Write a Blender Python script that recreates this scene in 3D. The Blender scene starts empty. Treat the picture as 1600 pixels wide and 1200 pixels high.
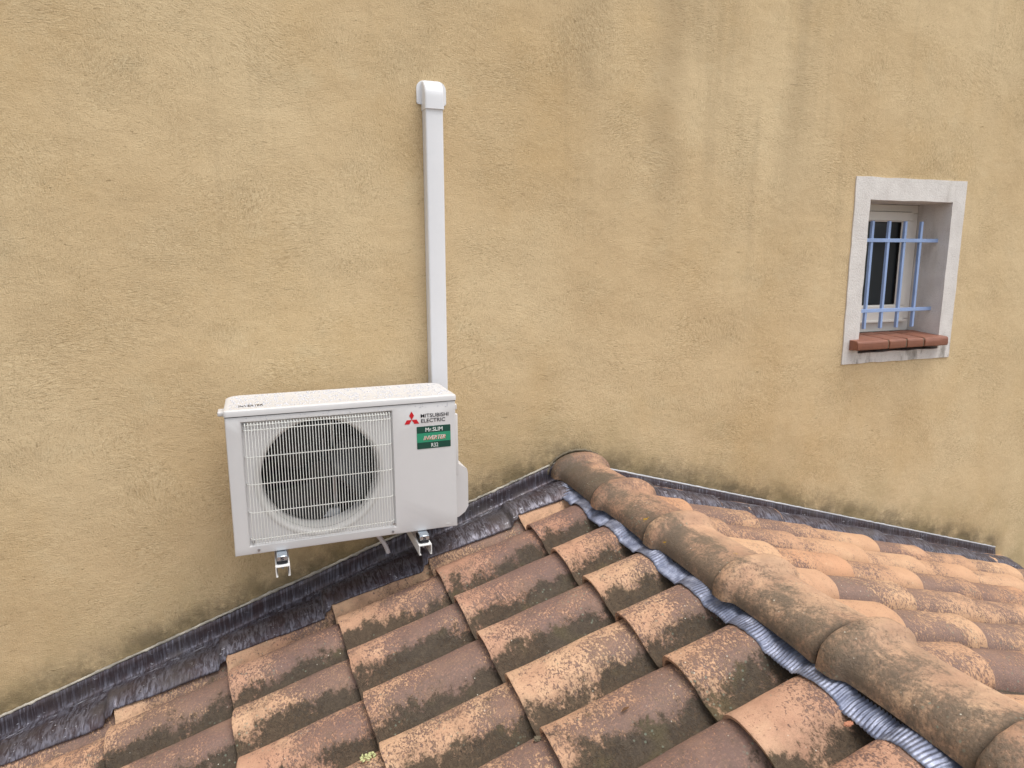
import bpy, bmesh, math, random
from mathutils import Vector, Matrix, noise
random.seed(7)
scene = bpy.context.scene
COL = scene.collection
# ------------------------------------------------------------------ camera
PITCH, YAW, ROLL, FPX = 0.17845, 0.35508, -0.00436, 1070.8
fw = Vector((math.sin(YAW)*math.cos(PITCH), math.cos(YAW)*math.cos(PITCH), -math.sin(PITCH)))
rt = Vector((math.cos(YAW), -math.sin(YAW), 0)); up = rt.cross(fw)
cr, sr = math.cos(ROLL), math.sin(ROLL)
rt2 = rt*cr + up*sr; up2 = up*cr - rt*sr
cam = bpy.data.cameras.new('camera'); camo = bpy.data.objects.new('camera', cam); COL.objects.link(camo)
camo.matrix_world = Matrix.Translation((0.1256, -2.8216, 1.0066)) @ Matrix((rt2, up2, -fw)).transposed().to_4x4()
cam.sensor_width = 36; cam.lens = 36*FPX/1600; cam.clip_start = .05; cam.clip_end = 500
scene.camera = camo
# ------------------------------------------------------------------ sky and sun (bright overcast day)
SUN_EL, SUN_AZ = math.radians(70), math.radians(140)      # azimuth from north (+y), clockwise
w = bpy.data.worlds.new('World'); scene.world = w; w.use_nodes = True
nt = w.node_tree; nt.nodes.clear()
out = nt.nodes.new('ShaderNodeOutputWorld'); bg = nt.nodes.new('ShaderNodeBackground')
sky = nt.nodes.new('ShaderNodeTexSky'); sky.sky_type = 'NISHITA'; sky.sun_disc = False
sky.sun_elevation = SUN_EL; sky.sun_rotation = SUN_AZ; sky.dust_density = 3.0; sky.air_density = 1.2
hs = nt.nodes.new('ShaderNodeHueSaturation'); hs.inputs['Saturation'].default_value = .30
nt.links.new(sky.outputs[0], hs.inputs['Color']); nt.links.new(hs.outputs[0], bg.inputs[0])
bg.inputs[1].default_value = .14; nt.links.new(bg.outputs[0], out.inputs[0])
sun = bpy.data.lights.new('sun', 'SUN'); sun.energy = 1.4; sun.angle = math.radians(45); sun.color = (1, .96, .9)
suno = bpy.data.objects.new('sun', sun); COL.objects.link(suno)
sd = Vector((math.sin(SUN_AZ)*math.cos(SUN_EL), math.cos(SUN_AZ)*math.cos(SUN_EL), math.sin(SUN_EL)))
suno.rotation_euler = sd.to_track_quat('Z', 'Y').to_euler(); suno.location = sd*20
scene.view_settings.view_transform = 'Standard'; scene.view_settings.look = 'None'
scene.view_settings.exposure = 0.66; scene.view_settings.gamma = 1; scene.view_settings.use_curve_mapping = False
scene.render.engine = 'CYCLES'

# ------------------------------------------------------------------ node helpers
class NT:
    def __init__(s, name):
        s.m = bpy.data.materials.new(name); s.m.use_nodes = True; s.t = s.m.node_tree; s.t.nodes.clear()
        s.o = s.t.nodes.new('ShaderNodeOutputMaterial'); s.b = s.t.nodes.new('ShaderNodeBsdfPrincipled')
        s.t.links.new(s.b.outputs[0], s.o.inputs[0])
    def n(s, ty, **k):
        x = s.t.nodes.new(ty)
        for a, v in k.items(): setattr(x, a, v)
        return x
    def put(s, sock, v):
        if isinstance(v, bpy.types.NodeSocket): s.t.links.new(v, sock)
        elif isinstance(v, (tuple, list)) and sock.type == 'RGBA': sock.default_value = (*v[:3], 1)
        else: sock.default_value = v
    def setp(s, **k):
        for a, v in k.items(): s.put(s.b.inputs[a.replace('_', ' ')], v)
    def coord(s, kind='Object'): return s.n('ShaderNodeTexCoord').outputs[kind]
    def mapping(s, v, scale=(1,1,1), loc=(0,0,0), rot=(0,0,0)):
        x = s.n('ShaderNodeMapping'); s.put(x.inputs[0], v); s.put(x.inputs['Scale'], scale); s.put(x.inputs['Location'], loc); s.put(x.inputs['Rotation'], rot); return x.outputs[0]
    def noise(s, v, sc, det=3, rough=.5, dist=0, color=False):
        x = s.n('ShaderNodeTexNoise'); s.put(x.inputs['Vector'], v); s.put(x.inputs['Scale'], sc); x.inputs['Detail'].default_value = det
        x.inputs['Roughness'].default_value = rough; x.inputs['Distortion'].default_value = dist
        return x.outputs[1 if color else 0]
    def vor(s, v, sc, feature='F1', out=0):
        x = s.n('ShaderNodeTexVoronoi'); x.feature = feature; s.put(x.inputs['Vector'], v); s.put(x.inputs['Scale'], sc); return x.outputs[out]
    def math(s, op, a, b=0.0, c=0.0, clamp=False):
        x = s.n('ShaderNodeMath', operation=op); x.use_clamp = clamp
        s.put(x.inputs[0], a); s.put(x.inputs[1], b); s.put(x.inputs[2], c); return x.outputs[0]
    def vmath(s, op, a, b):
        x = s.n('ShaderNodeVectorMath', operation=op); s.put(x.inputs[0], a); s.put(x.inputs[1], b); return x.outputs[0]
    def step(s, v, lo, hi, a=0.0, b=1.0):
        x = s.n('ShaderNodeMapRange'); x.interpolation_type = 'SMOOTHSTEP'
        s.put(x.inputs[0], v); s.put(x.inputs[1], lo); s.put(x.inputs[2], hi); s.put(x.inputs[3], a); s.put(x.inputs[4], b); return x.outputs[0]
    def mix(s, f, a, b, bt='MIX'):
        x = s.n('ShaderNodeMix', data_type='RGBA', blend_type=bt); s.put(x.inputs[0], f); s.put(x.inputs[6], a); s.put(x.inputs[7], b); return x.outputs[2]
    def sep(s, v):
        x = s.n('ShaderNodeSeparateXYZ'); s.put(x.inputs[0], v); return x.outputs
    def comb(s, a, b, c):
        x = s.n('ShaderNodeCombineXYZ'); s.put(x.inputs[0], a); s.put(x.inputs[1], b); s.put(x.inputs[2], c); return x.outputs[0]
    def bump(s, h, strength=.5, dist=.01, prev=None):
        x = s.n('ShaderNodeBump'); s.put(x.inputs['Height'], h); x.inputs['Strength'].default_value = strength; x.inputs['Distance'].default_value = dist
        if prev is not None: s.put(x.inputs['Normal'], prev)
        return x.outputs[0]

def set_local(me, seed=0.0):
    a = me.attributes.new('local', 'FLOAT_VECTOR', 'POINT'); buf = [0.0]*(3*len(me.vertices)); me.vertices.foreach_get('co', buf); a.data.foreach_set('vector', buf)
    a = me.attributes.new('seed', 'FLOAT', 'POINT'); a.data.foreach_set('value', [seed]*len(me.vertices))
def rgb(r, g, b):   # sRGB 0-255 -> linear
    f = lambda c: (c/255/12.92) if c/255 <= .04045 else ((c/255+.055)/1.055)**2.4
    return (f(r), f(g), f(b))

def simple(name, col, rough=.5, metal=0.0, bump=0, bscale=80, var=0.0, spec=None):
    n = NT(name); c = n.coord()
    base = col
    if var:
        base = n.mix(n.step(n.noise(c, 9, 5, .65), .3, .7), tuple(x*(1-var) for x in col), tuple(min(1, x*(1+var*.5)) for x in col))
    n.setp(Base_Color=base, Roughness=rough, Metallic=metal)
    if spec is not None: n.b.inputs['Specular IOR Level'].default_value = spec
    if bump: n.setp(Normal=n.bump(n.noise(c, bscale, 4, .6), bump, .004))
    return n.m

# ------------------------------------------------------------------ materials
def mat_render():
    n = NT('ochre_render'); c = n.coord()
    x, y, z = n.sep(c)
    p = n.comb(x, z, 0.0)
    # trowel strokes: stretched noise whose direction wanders over the wall
    warp = n.noise(p, 1.3, 2, .5, 0, True)
    warp = n.vmath('MULTIPLY', n.vmath('SUBTRACT', warp, (.5, .5, .5)), (.42, .42, 0))
    pw = n.vmath('ADD', p, warp)
    s1 = n.noise(n.mapping(pw, (62, 165, 1), (0, 0, 0), (0, 0, .15)), 1, 4, .7, .9)
    s2 = n.noise(n.mapping(pw, (170, 70, 1), (3, 7, 0), (0, 0, .6)), 1, 4, .7, .9)
    s3 = n.noise(n.mapping(pw, (60, 170, 1), (5, 1, 0), (0, 0, -.9)), 1, 4, .7, .9)
    sel = n.step(n.noise(p, 2.3, 3, .6), .38, .62); sel2 = n.step(n.noise(n.mapping(p, (1, 1, 1), (9, 4, 0)), 1.9, 2, .5), .5, .62)
    st = n.math('ADD', n.math('MULTIPLY', s1, n.math('SUBTRACT', 1.0, sel)), n.math('MULTIPLY', s2, sel))
    st = n.math('ADD', n.math('MULTIPLY', st, n.math('SUBTRACT', 1.0, sel2)), n.math('MULTIPLY', s3, sel2))
    grain = n.noise(p, 210, 4, .7)
    amp = n.step(n.noise(n.mapping(p, (1, 1, 1), (2, 6, 0)), 2.6, 4, .6), .35, .65, .45, 1.35)
    h = n.math('ADD', n.math('MULTIPLY_ADD', n.math('SUBTRACT', st, .5), amp, .45), n.math('MULTIPLY', grain, .75))
    # scattered scratches
    scr = n.noise(n.mapping(pw, (26, 150, 1), (1, 1, 0), (0, 0, .5)), 1, 2, .5, 1.6)
    h = n.math('SUBTRACT', h, n.math('MULTIPLY', n.step(scr, .70, .78), .45))
    big = n.noise(p, 3.0, 4, .6)
    # colour
    base = n.mix(n.step(n.noise(p, .9, 4, .55), .3, .7), rgb(203, 177, 137), rgb(216, 193, 154))
    base = n.mix(n.math('MULTIPLY', n.step(n.noise(n.mapping(p, (1, .6, 1), (4, 2, 0)), 2.2, 5, .6), .45, .75), .32), base, rgb(190, 158, 108))
    pale = n.step(n.noise(n.mapping(p, (1, 1, 1), (17, 3, 0)), 5, 5, .6), .55, .75)
    base = n.mix(n.math('MULTIPLY', pale, .26), base, rgb(216, 200, 164))
    # darker colour in the hollows of the grain, paler on its high spots
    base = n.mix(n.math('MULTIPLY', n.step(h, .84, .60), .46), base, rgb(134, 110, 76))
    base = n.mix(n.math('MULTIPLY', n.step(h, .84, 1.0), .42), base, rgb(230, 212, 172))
    # rain streaks from the top of the wall
    stn = n.noise(n.mapping(p, (2.6, .28, 1), (1.3, 0, 0)), 1, 4, .6, .3)
    zone = n.math('MULTIPLY', n.step(z, .5, 2.0), n.math('ADD', n.math('MULTIPLY', n.math('MULTIPLY', n.step(x, 1.1, 1.9), n.step(x, 3.4, 2.4)), .8), .25))
    base = n.mix(n.math('MULTIPLY', n.math('MULTIPLY', n.step(stn, .47, .66), zone), .34), base, rgb(146, 126, 98))
    v2 = n.noise(n.mapping(p, (9, .5, 1), (5, 0, 0)), 1, 3, .6)
    base = n.mix(n.math('MULTIPLY', n.math('MULTIPLY', n.step(v2, .55, .72), n.step(z, .2, 1.6)), .15), base, rgb(146, 126, 98))
    # the dark drip in the middle of the wall
    cx = n.math('ADD', x, n.math('MULTIPLY', n.math('SUBTRACT', n.noise(n.comb(z, 0.0, 0.0), 2.2, 3), .5), .35))
    drip = n.math('MULTIPLY', n.step(n.math('ABSOLUTE', n.math('SUBTRACT', cx, 1.93)), .16, .0), n.step(z, .75, 1.7))
    base = n.mix(n.math('MULTIPLY', drip, n.step(st, .25, .6, .14, .34)), base, rgb(138, 114, 84))
    # algae along the roof flashing
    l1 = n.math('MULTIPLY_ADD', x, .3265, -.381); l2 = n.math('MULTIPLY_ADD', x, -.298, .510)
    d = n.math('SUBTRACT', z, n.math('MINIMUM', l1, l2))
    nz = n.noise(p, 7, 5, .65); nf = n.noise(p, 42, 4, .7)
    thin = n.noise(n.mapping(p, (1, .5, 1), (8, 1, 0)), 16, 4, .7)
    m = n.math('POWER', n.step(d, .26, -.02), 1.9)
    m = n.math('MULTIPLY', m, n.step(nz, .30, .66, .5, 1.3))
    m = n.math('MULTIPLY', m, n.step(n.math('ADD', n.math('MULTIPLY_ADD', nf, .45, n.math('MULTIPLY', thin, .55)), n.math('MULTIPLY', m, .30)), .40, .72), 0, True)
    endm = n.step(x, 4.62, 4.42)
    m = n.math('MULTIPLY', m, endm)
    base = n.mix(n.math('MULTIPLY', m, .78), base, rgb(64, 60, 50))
    wide = n.math('MULTIPLY', n.step(d, .55, .0), n.step(n.noise(p, 3.1, 4, .6), .35, .7))  # broader patchy tone above the flashing, darker and greener
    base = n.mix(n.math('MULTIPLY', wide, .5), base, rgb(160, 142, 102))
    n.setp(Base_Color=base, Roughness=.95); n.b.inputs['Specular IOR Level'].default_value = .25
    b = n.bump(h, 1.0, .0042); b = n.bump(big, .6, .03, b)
    n.setp(Normal=b); return n.m

def mat_tile(name, lich=1.0, smoke=.5, warm=0.0, ridge=False):
    n = NT(name)
    at = n.n('ShaderNodeAttribute'); at.attribute_name = 'local'; c = at.outputs['Vector']
    a2 = n.n('ShaderNodeAttribute'); a2.attribute_name = 'seed'
    oi = n.math('FRACT', n.math('ADD', n.n('ShaderNodeObjectInfo').outputs['Random'], a2.outputs['Fac']))
    off = n.comb(n.math('MULTIPLY', oi, 37.0), n.math('MULTIPLY', oi, 91.0), n.math('MULTIPLY', oi, 13.0))
    p = n.vmath('ADD', c, off)
    x, y, z = n.sep(c)
    fr_ = lambda k: n.math('FRACT', n.math('MULTIPLY', oi, k))
    r2, r3, r4, r5 = fr_(17.31), fr_(53.7), fr_(131.3), fr_(211.9)
    base = n.mix(r2, rgb(190, 148, 120), rgb(208, 173, 141))
    base = n.mix(n.step(r3, .5, 1.0, 0, .55), base, rgb(178, 134, 116))
    if warm: base = n.mix(n.step(r4, .86, .90, 0, .55*warm), base, rgb(200, 132, 92))
    base = n.mix(n.math('MULTIPLY', n.step(n.noise(p, 9, 5, .65), .35, .7), .55), base, rgb(168, 126, 104))
    base = n.mix(n.math('MULTIPLY', n.step(n.noise(p, 5, 4, .6), .5, .8), .6), base, rgb(214, 184, 150))
    if ridge: base = n.mix(n.step(n.noise(p, 6, 4, .6), .35, .7, .08, .68), base, rgb(146, 118, 98))
    elif warm > .6: base = n.mix(.45, base, rgb(190, 154, 120))
    # kiln-smoked skin that has flaked in specks
    big = n.noise(n.mapping(p, (1.0, 1.5, 1)), 5.5, 4, .6)
    along = n.math('MULTIPLY_ADD', n.step(x, -.02, .30), .30, -.10)
    lvl = n.math('ADD', n.math('ADD', big, n.math('MULTIPLY', n.math('SUBTRACT', r5, .5), .36)), n.math('ADD', along, smoke-.62))
    sp = n.noise(n.mapping(p, (1.35, .85, .85)), 125, 4, .68, .5)
    sp2 = n.noise(n.mapping(p, (1.2, .8, .8), (4, 4, 4)), 34, 3, .6, .3)
    spk = n.math('ADD', n.math('MULTIPLY', sp, .78), n.math('MULTIPLY', sp2, .22))
    kk = n.math('SUBTRACT', n.math('MULTIPLY_ADD', n.math('SUBTRACT', lvl, .5), .44, .5), spk)
    k = n.step(kk, -.035, .035)
    dark = n.mix(n.noise(p, 18, 4, .6), rgb(90, 73, 71), rgb(120, 99, 94))
    dark = n.mix(n.step(n.noise(p, 7, 3, .6), .45, .7), dark, rgb(128, 104, 92))
    dark = n.mix(n.math('MULTIPLY', n.step(n.noise(n.mapping(p, (1, 1, 1), (6, 2, 9)), 130, 4, .7), .50, .64), .45), dark, rgb(166, 128, 108))
    col = n.mix(n.math('MULTIPLY', k, .88 if not ridge else .6), base, dark)
    fr = n.step(n.noise(p, 190, 2, .5), .63, .70)
    col = n.mix(n.math('MULTIPLY', fr, n.step(n.noise(p, 11, 2), .35, .65, .15, .7)), col, rgb(112, 76, 60))
    # black crust of lichen low on the flank that stays wet
    ny = n.math('MULTIPLY', x, -1.0) if ridge else n.math('MULTIPLY', y, -1.0)
    lm = n.noise(n.mapping(p, (1.3, 1, 1), (3, 3, 3)), 9, 6, .70)
    lf = n.noise(p, 110, 4, .7)
    if ridge:
        side = n.step(ny, -.08, .13); a = n.math('MULTIPLY', side, .26)
    else:
        side = n.step(ny, .02, .115); a = n.math('MULTIPLY', side, .40)
    a = n.math('ADD', a, n.math('MULTIPLY', n.math('SUBTRACT', lm, .5), 1.15 if not ridge else 1.0))
    a = n.math('ADD', a, n.math('MULTIPLY', n.math('SUBTRACT', lf, .5), .34 if not ridge else .5))
    a = n.math('ADD', a, n.math('MULTIPLY', n.math('SUBTRACT', r4, .5), .10))
    if ridge: a = n.math('SUBTRACT', a, n.step(y, -.085, -.055, 0, .10))
    crust = n.step(a, (.36 if not ridge else .24)-.14*lich, (.50 if not ridge else .60)-.14*lich)
    blk = n.mix(n.step(n.noise(p, 60, 5, .75), .38, .66), rgb(30, 28, 23), rgb(72, 64, 51))
    blk = n.mix(n.step(n.noise(p, 6, 3), .55, .7, 0, .5), blk, rgb(96, 92, 52))
    col = n.mix(n.math('MULTIPLY', crust, .90 if not ridge else .70), col, blk)
    # soot-thin veil around the crust
    veil = n.step(a, .12-.10*lich, .42-.10*lich)
    col = n.mix(n.math('MULTIPLY', veil, .38 if not ridge else .68), col, rgb(92, 80, 66) if not ridge else rgb(108, 98, 86))
    if ridge: col = n.mix(n.step(n.math('ADD', y, n.math('MULTIPLY', lf, .012)), -.366, -.392, 0, .75), col, rgb(52, 44, 36))  # shade at the tile joint, painted as a dark band on the barrel end
    vd = n.vor(p, 60); dm = n.math('MULTIPLY', n.step(vd, .25, .13), n.step(n.noise(p, 8, 2), .54, .64))
    col = n.mix(n.math('MULTIPLY', dm, .6), col, rgb(128, 138, 122))
    vd2 = n.vor(n.mapping(p, (1, 1, 1), (5, 5, 5)), 38); dm2 = n.math('MULTIPLY', n.step(vd2, .085, .05), n.step(n.noise(p, 5, 2), .48, .6))
    col = n.mix(dm2, col, rgb(205, 200, 185))
    if ridge:
        yl = n.math('MULTIPLY', n.step(n.vor(n.mapping(p, (1, 1, 1), (2, 8, 5)), 7), .12, .07), n.step(n.noise(p, 90, 3), .48, .56))
        col = n.mix(yl, col, rgb(190, 148, 26))
    n.setp(Base_Color=col, Roughness=n.step(k, 0, 1, .9, .66)); n.b.inputs['Specular IOR Level'].default_value = .35
    hh = n.math('ADD', n.math('MULTIPLY', n.noise(p, 210, 5, .75), .8), n.math('MULTIPLY', k, .35))
    hh = n.math('ADD', hh, n.math('MULTIPLY', crust, n.math('MULTIPLY', n.noise(p, 140, 4, .7), 1.3)))
    b = n.bump(hh, 1.0, .0036 if ridge else .003); b = n.bump(n.noise(n.mapping(p, (1, 2.2, 1)), 18, 4, .6), .35, .006, b)
    n.setp(Normal=b); return n.m

def mat_lead(name, tint=1.0):
    n = NT(name); c = n.coord(); x, y, z = n.sep(c)
    up_ = n.math('MULTIPLY', n.step(y, -.02, -.013), 1.0)
    sl = n.mapping(c, (95, 22, 30), (0, 0, 0), (0, 0, .7))
    w1 = n.noise(sl, 1, 4, .6, .8); w0 = n.noise(n.mapping(c, (130, 10, 9)), 1, 4, .65, .3)
    w_ = n.math('ADD', n.math('MULTIPLY', w1, n.math('SUBTRACT', 1.0, up_)), n.math('MULTIPLY', n.math('SUBTRACT', w0, .06), up_))
    f = n.noise(n.mapping(c, (150, 150, 25)), 1, 3, .6)
    col = n.mix(n.step(w_, .38, .62), rgb(62, 55, 60), rgb(112, 111, 122))
    col = n.mix(n.math('MULTIPLY', n.step(n.noise(c, 12, 4, .6), .4, .7), .7), col, rgb(66, 48, 50))
    col = n.mix(n.math('MULTIPLY', n.step(n.noise(c, 6, 4, .6), .5, .7), .5), col, rgb(94, 92, 92))
    sp = n.math('MULTIPLY', n.step(n.noise(n.mapping(c, (40, 90, 90)), 1, 4, .75), .62, .68), n.step(n.noise(c, 5, 3), .42, .6))
    col = n.mix(n.math('MULTIPLY', sp, .85), col, rgb(200, 202, 212))
    dep = n.math('MULTIPLY', n.math('MULTIPLY', n.step(y, -.062, -.045), n.step(y, -.024, -.036)), n.step(n.noise(n.mapping(c, (14, 60, 30)), 1, 5, .75), .54, .62))
    col = n.mix(n.math('MULTIPLY', dep, .8), col, rgb(186, 188, 198))
    n.setp(Base_Color=col, Metallic=.45, Roughness=n.step(w_, .3, .7, .58, .36))
    b = n.bump(w_, .7, .0035); b = n.bump(f, .4, .002, b)
    n.setp(Normal=b); return n.m

def mat_strip():
    n = NT('pleated_aluminium'); c = n.coord()
    col = n.mix(n.step(n.noise(c, 25, 4, .6), .4, .7), rgb(108, 114, 134), rgb(160, 166, 186))
    col = n.mix(n.math('MULTIPLY', n.step(n.noise(n.mapping(c, (1, 1, 1), (4, 4, 4)), 90, 3, .7), .6, .7), .5), col, rgb(70, 58, 60))
    n.setp(Base_Color=col, Metallic=.55, Roughness=.5)
    n.setp(Normal=n.bump(n.noise(c, 70, 3), .3, .003)); return n.m

def mat_brick():
    n = NT('glazed_terracotta'); c = n.coord(); oi = n.n('ShaderNodeObjectInfo').outputs['Random']
    p = n.vmath('ADD', c, n.comb(n.math('MULTIPLY', oi, 9.0), oi, 0.0))
    col = n.mix(n.noise(p, 16, 4, .6), rgb(116, 74, 58), rgb(148, 96, 74))
    col = n.mix(n.math('MULTIPLY', n.step(n.noise(p, 7, 4, .6), .55, .75), .5), col, rgb(124, 92, 80))
    n.setp(Base_Color=col, Roughness=.5, Normal=n.bump(n.noise(p, 90, 4, .6), .5, .003)); return n.m

def mat_white_render():
    n = NT('white_render'); c = n.coord(); x, y, z = n.sep(c)
    h = n.noise(c, 120, 4, .6)
    col = n.mix(n.step(n.noise(c, 8, 5, .6), .3, .75), rgb(218, 214, 210), rgb(204, 199, 195))
    col = n.mix(n.math('MULTIPLY', n.step(n.noise(c, 230, 2), .62, .7), .5), col, rgb(150, 142, 130))
    low = n.math('MULTIPLY', n.step(z, .64, .48), n.step(n.noise(n.mapping(c, (14, 14, 5)), 1, 5, .65), .48, .7))
    col = n.mix(n.math('MULTIPLY', low, .75), col, rgb(104, 98, 88))
    dr = n.math('MULTIPLY', n.step(n.noise(n.mapping(c, (10, 10, 1.5)), 1, 4, .6), .52, .72), .35)
    col = n.mix(dr, col, rgb(150, 143, 132))
    n.setp(Base_Color=col, Roughness=.9, Normal=n.bump(h, .7, .004)); return n.m

M = {}
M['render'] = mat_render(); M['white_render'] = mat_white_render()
M['tile'] = mat_tile('weathered_tile', 1.25, .57); M['tile_pale'] = mat_tile('pale_tile', .35, .48, .8); M['ridge'] = mat_tile('ridge_tile', 1.5, .54, ridge=True); M['tile_clean'] = mat_tile('sheltered_tile', -.9, .50, .5)  # pale_tile: right slope, paler with less lichen
M['lead'] = mat_lead('lead'); M['strip'] = mat_strip(); M['brick'] = mat_brick()
M['case'] = simple('cream_enamel', rgb(203, 202, 202), .42, var=.02, bump=.08, bscale=300)
M['grille'] = simple('ivory_wire', rgb(224, 225, 220), .4)
M['bell'] = simple('bellmouth_enamel', rgb(196, 194, 192), .45)
M['black'] = simple('black_plastic', rgb(22, 22, 26), .38)
M['cavity'] = simple('dark_cavity', rgb(14, 14, 17), .8)
M['fan'] = simple('fan_plastic', rgb(18, 19, 23), .35)
M['zinc'] = simple('zinc', rgb(168, 172, 178), .3, .8)
M['rubber'] = simple('rubber', rgb(24, 26, 32), .6)
M['clip'] = simple('chromed_clip', rgb(190, 200, 210), .2, .85)
M['pvc'] = simple('white_pvc', rgb(222, 223, 226), .35, var=.02)
M['bracket'] = simple('white_painted_steel', rgb(224, 224, 222), .4)
M['hose'] = simple('grey_hose', rgb(200, 200, 206), .45)
M['red'] = simple('red_print', rgb(196, 20, 34), .45); M['ink'] = simple('black_print', rgb(36, 34, 42), .5)
M['dkgreen'] = simple('dark_green_print', rgb(18, 70, 58), .35); M['green'] = simple('green_print', rgb(44, 142, 108), .35)
M['wprint'] = simple('white_print', rgb(225, 232, 228), .4); M['oprint'] = simple('orange_print', rgb(206, 96, 58), .4)
M['blue'] = simple('blue_paint', rgb(146, 170, 212), .5, var=.12)
M['upvc'] = simple('white_window_plastic', rgb(222, 218, 212), .35, var=.03)
M['mortar'] = simple('mortar', rgb(116, 106, 88), .95, bump=1, bscale=160, var=.3)
M['sealant'] = simple('pale_sealant', rgb(176, 170, 158), .8, bump=1, bscale=120, var=.5)
M['gap'] = simple('dark_joint', rgb(30, 26, 24), .95)
M['deck'] = simple('roof_deck', rgb(70, 58, 50), .95, var=.2)
M['lichen'] = simple('pale_lichen', rgb(190, 192, 140), .95, bump=.8, bscale=200)
M['leaf'] = simple('dead_leaf', rgb(96, 66, 40), .9)
M['chip'] = simple('terracotta_chip', rgb(170, 116, 90), .9, bump=.5)
gl = NT('window_glass'); gl.setp(Base_Color=rgb(30, 36, 40), Roughness=.3); gl.b.inputs['Specular IOR Level'].default_value = .5; M['glass'] = gl.m
wd = NT('water'); wd.setp(Base_Color=rgb(222, 224, 232), Roughness=.05); wd.b.inputs['Transmission Weight'].default_value = .25; wd.b.inputs['IOR'].default_value = 1.33; M['water'] = wd.m
def mat_ground():
    n = NT('gravel_ground'); c = n.coord(); n.setp(Base_Color=n.mix(n.noise(c, 14, 6, .7), rgb(96, 90, 78), rgb(150, 142, 126)), Roughness=.95, Normal=n.bump(n.noise(c, 40, 5), .6, .02)); return n.m
M['ground'] = mat_ground()

# ------------------------------------------------------------------ object helpers
def tag(o, label=None, cat=None, group=None, kind=None):
    if label: o['label'] = label
    if cat: o['category'] = cat
    if group: o['group'] = group
    if kind: o['kind'] = kind
    return o
def empty(name, loc=(0, 0, 0)):
    o = bpy.data.objects.new(name, None); COL.objects.link(o); o.location = loc; o.empty_display_size = .05; return o
def link(name, me, mat, parent=None, loc=None):
    """mesh in world coordinates, parented to an unrotated empty"""
    o = bpy.data.objects.new(name, me); COL.objects.link(o)
    if mat is not None:
        me.materials.clear(); me.materials.append(mat)
    if parent is not None:
        o.parent = parent
        if loc is None:
            pl = Vector((0, 0, 0)); q = parent
            while q is not None: pl += q.location; q = q.parent
            o.location = -pl
        else: o.location = loc
    elif loc is not None: o.location = loc
    return o
def from_bm(name, bm, mat, parent=None, smooth=False, recalc=True):
    if recalc: bmesh.ops.recalc_face_normals(bm, faces=bm.faces)
    me = bpy.data.meshes.new(name); bm.to_mesh(me); bm.free()
    if smooth:
        me.polygons.foreach_set('use_smooth', [True]*len(me.polygons))
        if smooth == 'auto':
            me.set_sharp_from_angle(angle=math.radians(38))
    return link(name, me, mat, parent)
def box(bm, x0, x1, y0, y1, z0, z1, bev=0, seg=2):
    r = bmesh.ops.create_cube(bm, size=1)
    bmesh.ops.transform(bm, matrix=Matrix.Translation(((x0+x1)/2, (y0+y1)/2, (z0+z1)/2)) @ Matrix.Diagonal((abs(x1-x0), abs(y1-y0), abs(z1-z0), 1)), verts=r['verts'])
    if bev:
        es = list({e for v in r['verts'] for e in v.link_edges})
        bmesh.ops.bevel(bm, geom=es, offset=bev, segments=seg, affect='EDGES', profile=.6)
def tube(bm, pts, r, n=8, caps=True):
    pts = [Vector(p) for p in pts]; rings = []
    for i, p in enumerate(pts):
        t = (pts[min(i+1, len(pts)-1)] - pts[max(i-1, 0)]).normalized()
        a = Vector((0, 0, 1)) if abs(t.z) < .9 else Vector((1, 0, 0))
        u = t.cross(a).normalized(); v = t.cross(u)
        rr = r[i] if isinstance(r, (list, tuple)) else r
        rings.append([bm.verts.new(p + (u*math.cos(2*math.pi*k/n) + v*math.sin(2*math.pi*k/n))*rr) for k in range(n)])
    for a, b in zip(rings, rings[1:]):
        for k in range(n): bm.faces.new((a[k], a[(k+1) % n], b[(k+1) % n], b[k]))
    if caps: bm.faces.new(rings[0][::-1]); bm.faces.new(rings[-1])
def prism(bm, poly, axis, a0, a1):
    """poly of 2-d points, extruded along axis ('x','y','z')"""
    def P(u, v, a): return {'x': (a, u, v), 'y': (u, a, v), 'z': (u, v, a)}[axis]
    A = [bm.verts.new(P(u, v, a0)) for u, v in poly]; B = [bm.verts.new(P(u, v, a1)) for u, v in poly]
    n = len(poly)
    for i in range(n): bm.faces.new((A[i], A[(i+1) % n], B[(i+1) % n], B[i]))
    bm.faces.new(A[::-1]); bm.faces.new(B)
def rrect(x0, x1, y0, y1, r, n=6, rs=None):
    pts = []; rs = rs or (r, r, r, r)
    for (cx, cy, a0, q) in ((x1, y1, 0, rs[0]), (x0, y1, 90, rs[1]), (x0, y0, 180, rs[2]), (x1, y0, 270, rs[3])):
        sx = cx-q if cx == x1 else cx+q; sy = cy-q if cy == y1 else cy+q
        for k in range(n+1):
            a = math.radians(a0+90*k/n); pts.append((sx+q*math.cos(a), sy+q*math.sin(a)))
    return pts
def grid_mesh(name, rows, mat, parent, thick=0, smooth=True):
    bm = bmesh.new(); V = [[bm.verts.new(p) for p in r] for r in rows]
    for a, b in zip(V, V[1:]):
        for i in range(len(a)-1): bm.faces.new((a[i], a[i+1], b[i+1], b[i]))
    o = from_bm(name, bm, mat, parent, smooth)
    if thick:
        m = o.modifiers.new('thickness', 'SOLIDIFY'); m.thickness = thick; m.offset = 0
    return o

# ------------------------------------------------------------------ ground
bm = bmesh.new(); s = 150
vs = [bm.verts.new(p) for p in ((-s, -s, -3.6), (s, -s, -3.6), (s, s, -3.6), (-s, s, -3.6))]; bm.faces.new(vs)
tag(from_bm('ground', bm, M['ground']), kind='structure')

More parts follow.
